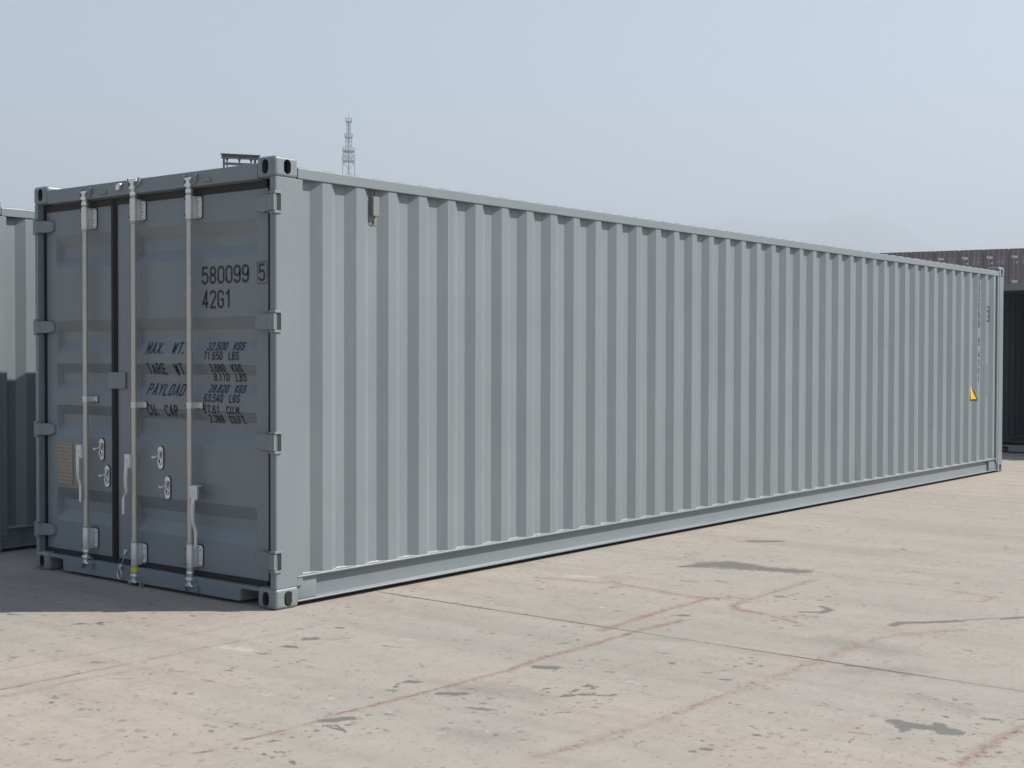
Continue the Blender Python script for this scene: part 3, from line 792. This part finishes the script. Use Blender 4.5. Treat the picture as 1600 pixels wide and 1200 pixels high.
def hinge(root, z, sy, oy):
    # blade from door face round the post corner; outline in x-y, extruded in z
    f = lambda x, y: (x, oy+sy*y)
    cl = [(XD-0.003, 0.232), (XD-0.010, 0.215), (XD-0.020, 0.150), (0.018, 0.095), (-0.002, 0.050), (-0.0095, 0.020), (-0.008, -0.004 if sy > 0 else 0.010)]
    if sy < 0: cl = [(a, b*(0.70 if b > 0.06 else 1.0)) for a, b in cl]
    pts = [Vector(p) for p in cl]; up2 = []; dn = []
    for i, p in enumerate(pts):
        t = (pts[min(i+1, len(pts)-1)]-pts[max(i-1, 0)]).normalized(); nn = Vector((-t.y, t.x)); th = 0.004 if i == 0 else 0.0075
        up2.append(p+nn*th); dn.append(p-nn*th)
    poly = [f(p.x, p.y) for p in up2]+[f(p.x, p.y) for p in reversed(dn)]
    hz = 0.046 if sy > 0 else 0.039; mb = MB()
    n = len(poly); vs = []
    half = len(cl)
    for e in (-1, 1):
        for k, (a, b) in enumerate(poly):
            i = k if k < half else 2*half-1-k
            hh = hz*(0.62 if i == 0 else 0.8 if i == 1 else 1.0)
            vs.append((a, b, z+e*hh))
    fs = [tuple(range(n)), tuple(range(2*n-1, n-1, -1))]+[(i, i+n, (i+1) % n+n, (i+1) % n) for i in range(n)]
    mb.add(vs, fs)
    mb.build('hinge_blade', 'paint', root, 0.0015)
def hinge_lug(root, z, sy, oy):
    mb = MB()
    for s in (-1, 1):
        zc = z+s*(0.056 if sy > 0 else 0.047)
        pr = 0.008 if sy > 0 else -0.004
        mb.prism([(-0.012, oy-sy*pr), (0.036, oy-sy*pr), (0.042, oy-sy*(pr-0.006)), (0.042, oy+sy*0.020), (-0.012, oy+sy*0.045)], 'z', zc-0.007, zc+0.007)
    mb.box((0.038, oy-sy*0.0045, z-0.049), (0.044, oy+sy*0.004, z+0.049))
    o = mb.build('hinge_lug', 'paint', root, 0.002)
    sl = MB().box((0.0145, oy-sy*0.0018, z-0.0485), (0.0375, oy+sy*0.004, z+0.0485))  # solid dark block standing in for the shade of an open slot
    sl.build('hinge_slot_shade', 'dark', o)

def door(root, side):
    ya, yb, ca, cb, gk = DOORS[side]
    z0, z1 = 0.150, 2.424
    name = 'door'
    ys = sorted({ya, yb, max(ya, ca), max(ya, ca+0.016), min(yb, cb-0.016), min(yb, cb)} | set(np.linspace(max(ya, ca+0.016), min(yb, cb-0.016), 8)))
    zs = {z0, z1}
    for b in BANDS: zs |= set(b)
    for k in range(1, 40): zs.add(z0+(z1-z0)*k/40)
    zs = sorted(zs)
    mb = MB(); nz = len(zs); vs = []; rng = (ca, cb)
    for y in ys:
        for z in zs: vs.append((door_x(y, z, rng) if side == 'right' else door_x(max(y, ya), z, (ca, cb)), y, z))
    fs = [(i*nz+j, (i+1)*nz+j, (i+1)*nz+j+1, i*nz+j+1) for i in range(len(ys)-1) for j in range(nz-1)]
    mb.add(vs, fs)
    # edge returns and the inner skin
    mb.box((XD+0.002, ya, z0), (XD+0.050, ya+0.004, z1)); mb.box((XD+0.002, yb-0.004, z0), (XD+0.050, yb, z1))
    mb.box((XD+0.002, ya+0.005, z0), (XD+0.050, yb-0.005, z0+0.004)); mb.box((XD+0.002, ya+0.005, z1-0.004), (XD+0.050, yb-0.005, z1))
    mb.box((XD+0.0505, ya, z0), (XD+0.054, yb, z1))
    d = mb.build(name, 'paint', root)
    gm = MB(); ga, gb = gk; e = XD-0.010
    e0 = XD+0.004 if side == 'right' else e
    gm.box((e0, ga, 0.114), (e0+0.03, ya-0.001, 2.468)); gm.box((e, yb+0.001, 0.114), (e+0.03, gb, 2.468))
    gm.box((e, ya-0.0005, 0.114), (e+0.03, yb+0.0005, z0-0.001)); gm.box((e, ya-0.0005, z1+0.001), (e+0.03, yb+0.0005, 2.468))
    gm.build('gasket', 'gasket', d)
    return d

def new_container(label, group, loc):
    return thing('shipping_container', label, 'container', loc, group)
GRP = 'grey containers standing on the concrete yard'
main = new_container('long light grey container in the middle, with black weight figures on its shaded doors', GRP, (0, 0, 0))
container_body(main)
dl = door(main, 'left'); dr = door(main, 'right')
HZ = (2.330, 1.652, 0.960, 0.278)
for z in HZ:
    hinge(dr, z, 1, 0.0); hinge_lug(main, z, 1, 0.0)
    hinge(dl, z-0.005, -1, W); hinge_lug(main, z-0.005, -1, W)
# (rod y, top, bottom, hub, handle side, bracket heights, guide height)
rod_set(dl, 1.852, 2.527, 0.090, (1.884, 1.868, 1.858), (0.868, 0.500), (2.350, 0.255), 1.170)
dr_now[0] = dr
rod_set(dr, 1.330, 2.556, 0.020, (1.358, 1.352, 1.392), (0.832, 0.452), (2.372, 0.200), 1.145)
dr_now[0] = None
rod_set(dr, 0.776, 2.530, 0.055, (0.692, 0.690, 0.674), (0.674, 0.300), (2.352, 0.240), 1.155)
for y, z in ((1.745, 0.842), (1.685, 0.670)): catch(dl, y, z)
for y, z in ((1.124, 0.818), (1.054, 0.635)): catch(dr, y, z)
MB().box((XD-0.004, 2.075, 0.588), (XD-0.0005, 2.247, 0.868)).build('approval_plate', 'plate', dl, 0.001)
ap = MB().box((XD-0.014, 1.478, 1.242), (XD-0.002, 1.662, 1.348)).build('door_overlap_plate', 'paint', dr, 0.003)
tp = MB().tube([(0.004, 1.330, 0.090), (0.004, 1.330, 0.119)], 0.0252, 16).build('tape_band', 'ytape', dr, 0, True)
tp['label'] = 'yellow tape band round the middle lock rod'
kb = MB().box((-0.018, 1.455, 2.505), (0.005, 1.490, 2.535)).box((-0.020, 1.440, 2.528), (-0.002, 1.478, 2.545)).build('header_clip', 'bright', main, 0.004)
for y in (1.66, 0.62): MB().box((-0.006, y-0.05, 2.492), (0.0045, y+0.03, 2.512)).build('header_tab', 'paint', main, 0.003)

# vent cover in the third recess of the side panel
vy = side_y(0.82); vx0 = X0+PITCH_C*1+0.212
v = MB()
v.box((vx0, vy-0.004, 2.262), (vx0+0.062, vy-0.0005, 2.474))
v.box((vx0+0.006, vy-0.034, 2.318), (vx0+0.058, vy-0.004, 2.436))
for dx, z in ((0.014, 2.456), (0.044, 2.456), (0.036, 2.284)): v.tube([(vx0+dx, vy-0.003, z), (vx0+dx, vy-0.018, z)], [0.011, 0.008], 8)
v.build('vent_cover', 'vent', main, 0.002)
# tar mark running from the near bottom casting's side hole
tm = MB(); po = [(0.070, 0.094), (0.086, 0.104), (0.104, 0.100), (0.118, 0.092), (0.116, 0.064), (0.120, 0.040), (0.112, 0.030), (0.110, 0.018), (0.104, 0.030), (0.100, 0.008), (0.095, 0.026), (0.088, 0.016), (0.084, 0.032), (0.074, 0.030), (0.066, 0.060)]
tm.prism(po, 'y', -0.0065, -0.0052); tm.build('tar_mark', 'drip', main)

# ------------------------------------------------------------ writing on the right door
rngR = (DOORS['right'][2], DOORS['right'][3])
def onR(a, b, lift): return (door_x(-a, b, rngR)-lift, -a, b)
def wr(text, yl, yr, zb, zt, stroke, gw=0.72):
    ribbons(layout(text, -yl, -yr, zb, zt-zb, gw), stroke, onR, 'marking', 'black', dr)
DY = 0.025
wr('580099', 0.716, 0.298, 1.892, 1.986, 0.0155, 0.66)
wr('5', 0.200, 0.156, 1.894, 1.984, 0.0155, 0.99)
ribbons([[(-0.217, 1.876), (-0.131, 1.876)], [(-0.131, 1.876), (-0.131, 2.000)], [(-0.131, 2.000), (-0.217, 2.000)], [(-0.217, 2.000), (-0.217, 1.876)]], 0.004, onR, 'marking', 'black', dr)
wr('42G1', 0.712, 0.452, 1.746, 1.842, 0.0155, 0.66)
wr('MAX. WT.', 1.278, 0.912, 1.470, 1.534, 0.0125, 0.60)
wr('TARE WT.', 1.278, 0.902, 1.342, 1.404, 0.0125, 0.60)
wr('PAYLOAD', 1.270, 0.912, 1.212, 1.276, 0.0125, 0.60)
wr('CU. CAP.', 1.268, 0.945, 1.082, 1.146, 0.0125, 0.60)
for t, yl, yr, zb, zt in (('32.500 KGS', 0.694, 0.336, 1.492, 1.535), ('71.650 LBS', 0.706, 0.368, 1.434, 1.478), ('3.680 KGS', 0.666, 0.352, 1.362, 1.404), ('8.110 LBS', 0.655, 0.340, 1.306, 1.350),
                          ('28.820 KGS', 0.684, 0.334, 1.238, 1.280), ('63.540 LBS', 0.706, 0.362, 1.180, 1.223), ('67.61 CU.M.', 0.712, 0.352, 1.112, 1.154), ('2.388 CU.FT.', 0.688, 0.330, 1.054, 1.097)):
    wr(t, yl-0.004, yr+0.018, zb, zt, 0.0088, 0.60)

# writing near the far end of the long side
def onS(a, b, lift): return (a, side_y(a)-lift, b)
st = []; zc = 2.44
for k, ch in enumerate('580099 5'):
    hh = 0.075
    for pl in GL.get(ch, []): st.append([(11.310+p[0]*0.050, zc-hh+p[1]*hh/2) for p in pl])
    zc -= 0.108
ribbons(st, 0.017, onS, 'marking', 'black', main)
st = []; zc = 1.52
for k, ch in enumerate('42G1'):
    for pl in GL.get(ch, []): st.append([(11.312+p[0]*0.040, zc-0.06+p[1]*0.03) for p in pl])
    zc -= 0.10
ribbons(st, 0.013, onS, 'marking', 'black', main)
ribbons([[(11.600, 1.905), (11.775, 1.905)], [(11.775, 1.905), (11.775, 2.085)], [(11.775, 2.085), (11.600, 2.085)], [(11.600, 2.03), (11.775, 2.03)], [(11.600, 1.965), (11.775, 1.965)]], 0.016, onS, 'marking', 'black', main)
st = []; zc = 1.36
for ch in '580099':
    for pl in GL.get(ch, []): st.append([(11.605+p[0]*0.028, zc-0.04+p[1]*0.02) for p in pl])
    zc -= 0.068
ribbons(st, 0.006, onS, 'marking', 'black', main)
# warning triangle following the corrugation
def tri_decal(name, mat, tri, lift):
    (x0, z0), (x1, z1), (xa, za) = tri; mb = MB(); xs = sorted(set(list(np.linspace(x0, x1, 12))+[p[0] for p in SP if x0 < p[0] < x1]+[xa])); vs = []
    for x in xs:
        zt = z0+(za-z0)*((x-x0)/(xa-x0) if x <= xa else (x1-x)/(x1-xa))
        vs += [(x, side_y(x)-lift, z0), (x, side_y(x)-lift, max(zt, z0+1e-4))]
    mb.add(vs, [(2*i, 2*i+2, 2*i+3, 2*i+1) for i in range(len(xs)-1)])
    me = bpy.data.meshes.new(name); me.from_pydata(mb.v, [], mb.f); me.materials.append(M[mat]); return link(name, me, main)
tri_decal('warning_triangle', 'black', ((11.035, 0.928), (11.300, 0.928), (11.160, 1.168)), 0.003)
tri_decal('triangle_face', 'yellow', ((11.060, 0.945), (11.272, 0.945), (11.160, 1.135)), 0.0045)
ribbons([[(11.160, 1.08), (11.145, 1.03), (11.170, 1.03), (11.150, 0.965)]], 0.010, lambda a, b, l_: (a, side_y(a)-0.0045-l_, b), 'lightning_mark', 'black', main)

# ------------------------------------------------------------ cable seal hanging on the middle rod
sc_ = thing('cable_seal', 'thin looped wire seal hanging from the middle lock rod by the yellow band', 'seal', (-0.004, 1.375, 0.255))
MB().tube([(0, 0, 0), (-0.004, 0.022, -0.035), (-0.006, 0.075, -0.130), (-0.006, 0.086, -0.150)], 0.0022, 6).build('wire', 'bright', sc_, 0, True)
lp = [(-0.006, 0.098+0.024*math.sin(a)*(0.5+0.5*math.sin(a*0.5)), -0.185+0.040*math.cos(a)) for a in np.linspace(0, 2*math.pi, 20)[:-1]]
MB().tube(lp, 0.0028, 6, closed=True).build('loop', 'bright', sc_, 0, True)
for y, z in ((0.030, -0.048), (0.083, -0.145)):
    MB().bar((-0.008, y-0.008, z+0.014), (-0.008, y+0.008, z-0.014), 0.014, 0.022).build('ferrule', 'bright', sc_, 0.002)

# ------------------------------------------------------------ neighbouring grey containers
c2 = copy_tree(main, None, ('marking', 'warning_triangle', 'triangle_face', 'lightning_mark', 'tape_band', 'tar_mark'))
c2.location = (0.10, 3.30, 0.0)
c2['label'] = 'grey container at the left edge, half in the shade of the one beside it'
c2['group'] = GRP
c3 = new_container('grey container with a dark open end, behind the far right corner of the long one', GRP, (15.62, -1.052, 0))
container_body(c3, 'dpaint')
for s, src in ((-1, dl), (1, dr)):
    d3 = copy_tree(src, c3, ('marking', 'tape_band', 'handle_catch', 'approval_plate', 'door_handle', 'handle_hub'))
    # swung right back along the outside of the side wall
    if s < 0: d3.matrix_local = Matrix.Translation((0.0, W+0.10, 0)) @ Matrix.Rotation(R(90), 4, 'Z') @ Matrix.Translation((0, -2.38, 0))
    else: d3.matrix_local = Matrix.Translation((0.0, -0.10, 0)) @ Matrix.Rotation(R(-90), 4, 'Z') @ Matrix.Translation((0, -0.08, 0))

# ------------------------------------------------------------ maroon containers stacked in a far row
def maroon_proto(label):
    t = thing('stacked_container', label, 'container', (0, 0, 0), 'maroon containers stacked in a row far behind')
    b = MB()
    b.box((0.06, 0.03, 0.05), (L, W-0.03, H-0.03))
    for y in (0.0, W-0.12): b.box((0, y, 0), (0.16, y+0.12, H))
    b.box((0, 0.12, H-0.12), (0.15, W-0.12, H-0.004)); b.box((0, 0.12, 0.004), (0.15, W-0.12, 0.13))
    for y in (0.18, W/2+0.02):
        for z in (0.3, 0.75, 1.2, 1.65, 2.1): b.box((0.045, y, z), (0.062, y+0.98, z+0.16))
    for y in np.arange(0.2, L, 0.28):
        for yy in (0.0, W-0.028): b.box((y, yy, 0.16), (y+0.12, yy+0.028, H-0.12))
    b.build('body', 'maroon', t)
    for y in (0.42, 0.88, 1.52, 1.98):
        r = MB().tube([(0.02, y, 0.10), (0.02, y, 2.50)], 0.022, 6)
        for z in (0.22, 1.2, 2.38): r.box((-0.004, y-0.05, z-0.05), (0.044, y+0.05, z+0.05))
        r.build('lock_rod', 'greymark', t)
    pl = lambda a, bb, lf: (0.042-lf, W-a, bb)
    ribbons(layout('tex', 0.26, 0.84, 1.60, 0.30, 0.78), 0.085, pl, 'marking', 'white', t, 0.05)
    st = []
    for z, a0, a1 in ((1.78, 1.42, 1.66), (1.78, 1.80, 2.16), (1.68, 1.82, 2.2), (1.62, 1.30, 1.75)): st.append([(a0, z), (a1, z)])
    for k in range(6): st.append([(1.30, 1.42-k*0.085), (1.62-0.04*(k % 2), 1.42-k*0.085)]); st.append([(1.70, 1.42-k*0.085), (2.12-0.05*(k % 3), 1.42-k*0.085)])
    ribbons(st, 0.036, pl, 'marking', 'greymark', t, 0.2)
    ribbons([[(0.72, 1.12), (0.84, 1.12)]], 0.12, pl, 'marking', 'white', t, 0.2)
    return t
ORD = ['first', 'second', 'third', 'fourth', 'fifth', 'sixth', 'seventh', 'eighth', 'ninth', 'tenth']
TIER = ['bottom', 'second', 'third', 'fourth', 'top']
dvec = Vector((2.35, -13.0, 0)).normalized(); rz = math.atan2(dvec.y, dvec.x)+math.pi/2
A0 = Vector((137.9, 54.2, 0)); NC = 9
proto = maroon_proto('x'); first = True
for i in range(NC):
    for t in range(5):
        o = proto if first else copy_tree(proto)
        first = False
        # local +y runs to the left in the picture, so the container's right side sits at the anchor
        o.location = A0-dvec*3.4+dvec*(2.535*(i+1)) + Vector((0, 0, 2.597*t)); o.rotation_euler = (0, 0, rz)
        o['label'] = 'maroon container on the %s tier of the far row, %s column from its left end' % (TIER[t], ORD[i])
# ------------------------------------------------------------ dark steel frame above the roof line
g = thing('steel_gantry', 'dark steel frame with a top beam and short hangers, rising behind the grey roof', 'gantry', (CAM[0]+50*math.cos(R(50.62)), CAM[1]+50*math.sin(R(50.62)), 0), None, R(-32.4))
GL_, GZ = 1.22, 8.74
b = MB(); b.box((-0.10, -0.10, GZ-0.03), (GL_+0.10, 0.10, GZ)); b.box((-0.07, -0.02, GZ-0.14), (GL_+0.07, 0.02, GZ-0.03)); b.box((-0.09, -0.10, GZ-0.165), (GL_+0.09, 0.10, GZ-0.14)); b.build('top_beam', 'gantry', g, 0.004)
MB().box((0.0, -0.05, GZ-0.40), (GL_, 0.05, GZ-0.31)).build('cross_beam', 'gantry', g, 0.004)
for x in (0.0, GL_-0.05):
    for y in (-0.4, 0.4): pass
MB().box((-0.02, -0.04, 0), (0.05, 0.04, GZ-0.165)).build('leg', 'gantry', g, 0.004)
MB().box((GL_-0.13, -0.04, 0), (GL_-0.05, 0.04, GZ-0.165)).build('leg', 'gantry', g, 0.004)
lad = MB()
lad.box((0.11, -0.03, 0), (0.15, 0.03, GZ-0.40))
for k in range(27): lad.box((0.05, -0.015, 0.4+k*0.3), (0.11, 0.015, 0.43+k*0.3))
lad.build('ladder', 'gantry', g)
for x in (0.13, 0.57, 0.99):
    MB().prism([(x-0.055, GZ-0.165), (x+0.055, GZ-0.165), (x+0.045, GZ-0.20), (x+0.018, GZ-0.26), (x+0.018, GZ-0.31), (x-0.018, GZ-0.31), (x-0.018, GZ-0.26), (x-0.045, GZ-0.20)], 'y', -0.05, 0.05).build('hanger', 'gantry', g)
for y in (-1.5, 1.5): 
    bb = MB().bar((0.0, y, 0), (0.0, 0, GZ*0.6), 0.08); bb.bar((GL_-0.1, y, 0), (GL_-0.1, 0, GZ*0.6), 0.08); bb.build('brace', 'gantry', g)

# ------------------------------------------------------------ telecom tower in the haze
TD = 360.0; ta = R(45.47)
tw = thing('lattice_tower', 'slender lattice mast with four railed platforms, faint in the haze', 'tower', (CAM[0]+TD*math.cos(ta), CAM[1]+TD*math.sin(ta), 0), None, R(45.47))
def tz(v): return 1.458+TD*(0.173-(v-187)*(0.173-0.135)/81.0)
px = TD/2110.0*1.03
def section(z0, z1, w0, w1, nseg, rr):
    mb = MB(); br = MB(); c = lambda w_: [(-w_/2, -w_/2), (w_/2, -w_/2), (w_/2, w_/2), (-w_/2, w_/2)]
    for k in range(4): mb.tube([(*c(w0)[k], z0), (*c(w1)[k], z1)], rr, 6)
    for i in range(nseg):
        ta_, tb = i/nseg, (i+1)/nseg; za, zb = z0+(z1-z0)*ta_, z0+(z1-z0)*tb; wa, wb = w0+(w1-w0)*ta_, w0+(w1-w0)*tb
        for k in range(4):
            p, q = c(wa)[k], c(wa)[(k+1) % 4]; p2, q2 = c(wb)[k], c(wb)[(k+1) % 4]
            br.tube([(*p, za), (*q2, zb)], rr*0.55, 4); br.tube([(*q, za), (*p2, zb)], rr*0.55, 4); br.tube([(*p2, zb), (*q2, zb)], rr*0.5, 4)
    mb.build('mast_leg', 'tower', tw, 0, True); br.build('bracing', 'tower', tw)
zp = [tz(252), tz(236.5), tz(215), tz(190.5)]
section(0, zp[0], 7.0, 17*px, 10, 0.11)
section(zp[0]+0.3, zp[1], 17*px, 17*px, 2, 0.10)
section(zp[1]+0.3, zp[2], 10*px, 9*px, 3, 0.085)
section(zp[2]+0.3, zp[3], 7*px, 5*px, 4, 0.08)
MB().tube([(0, 0, 0), (0, 0, zp[3])], 0.15, 8).build('cable_riser', 'tower', tw, 0, True)
for z, wd in zip(zp, (20, 19, 12, 9)):
    wd *= px; pb = MB(); r = wd/2
    pb.box((-r*0.9, -r*0.9, z-0.2), (r*0.9, r*0.9, z+0.1))
    for k in range(12):
        a = 2*math.pi*k/12; pb.box((r*math.cos(a)-0.05, r*math.sin(a)-0.05, z), (r*math.cos(a)+0.05, r*math.sin(a)+0.05, z+0.9))
    for hh in (0.9,): pb.tube([(r*math.cos(2*math.pi*k/16), r*math.sin(2*math.pi*k/16), z+hh) for k in range(16)], 0.05, 5, closed=True)
    pb.build('platform', 'tower', tw)
MB().tube([(0, 0, zp[3]), (0, 0, tz(176))], [0.10, 0.04], 6).build('spire', 'tower', tw, 0, True)

# ------------------------------------------------------------ hazy air
if HAZE > 0:
    hz = MB().box((-6500, -6500, -5.5), (7500, 7500, 470.0))
    mt = bpy.data.materials.new('haze_air'); mt.use_nodes = True; n = mt.node_tree.nodes; l = mt.node_tree.links; n.clear()
    om = n.new('ShaderNodeOutputMaterial'); pv = n.new('ShaderNodeVolumePrincipled')
    pv.inputs['Color'].default_value = (0.83, 0.91, 1.0, 1); pv.inputs['Density'].default_value = HAZE; pv.inputs['Anisotropy'].default_value = 0.15
    l.new(pv.outputs[0], om.inputs['Volume'])
    ho = hz.build('haze', mt); ho['kind'] = 'stuff'
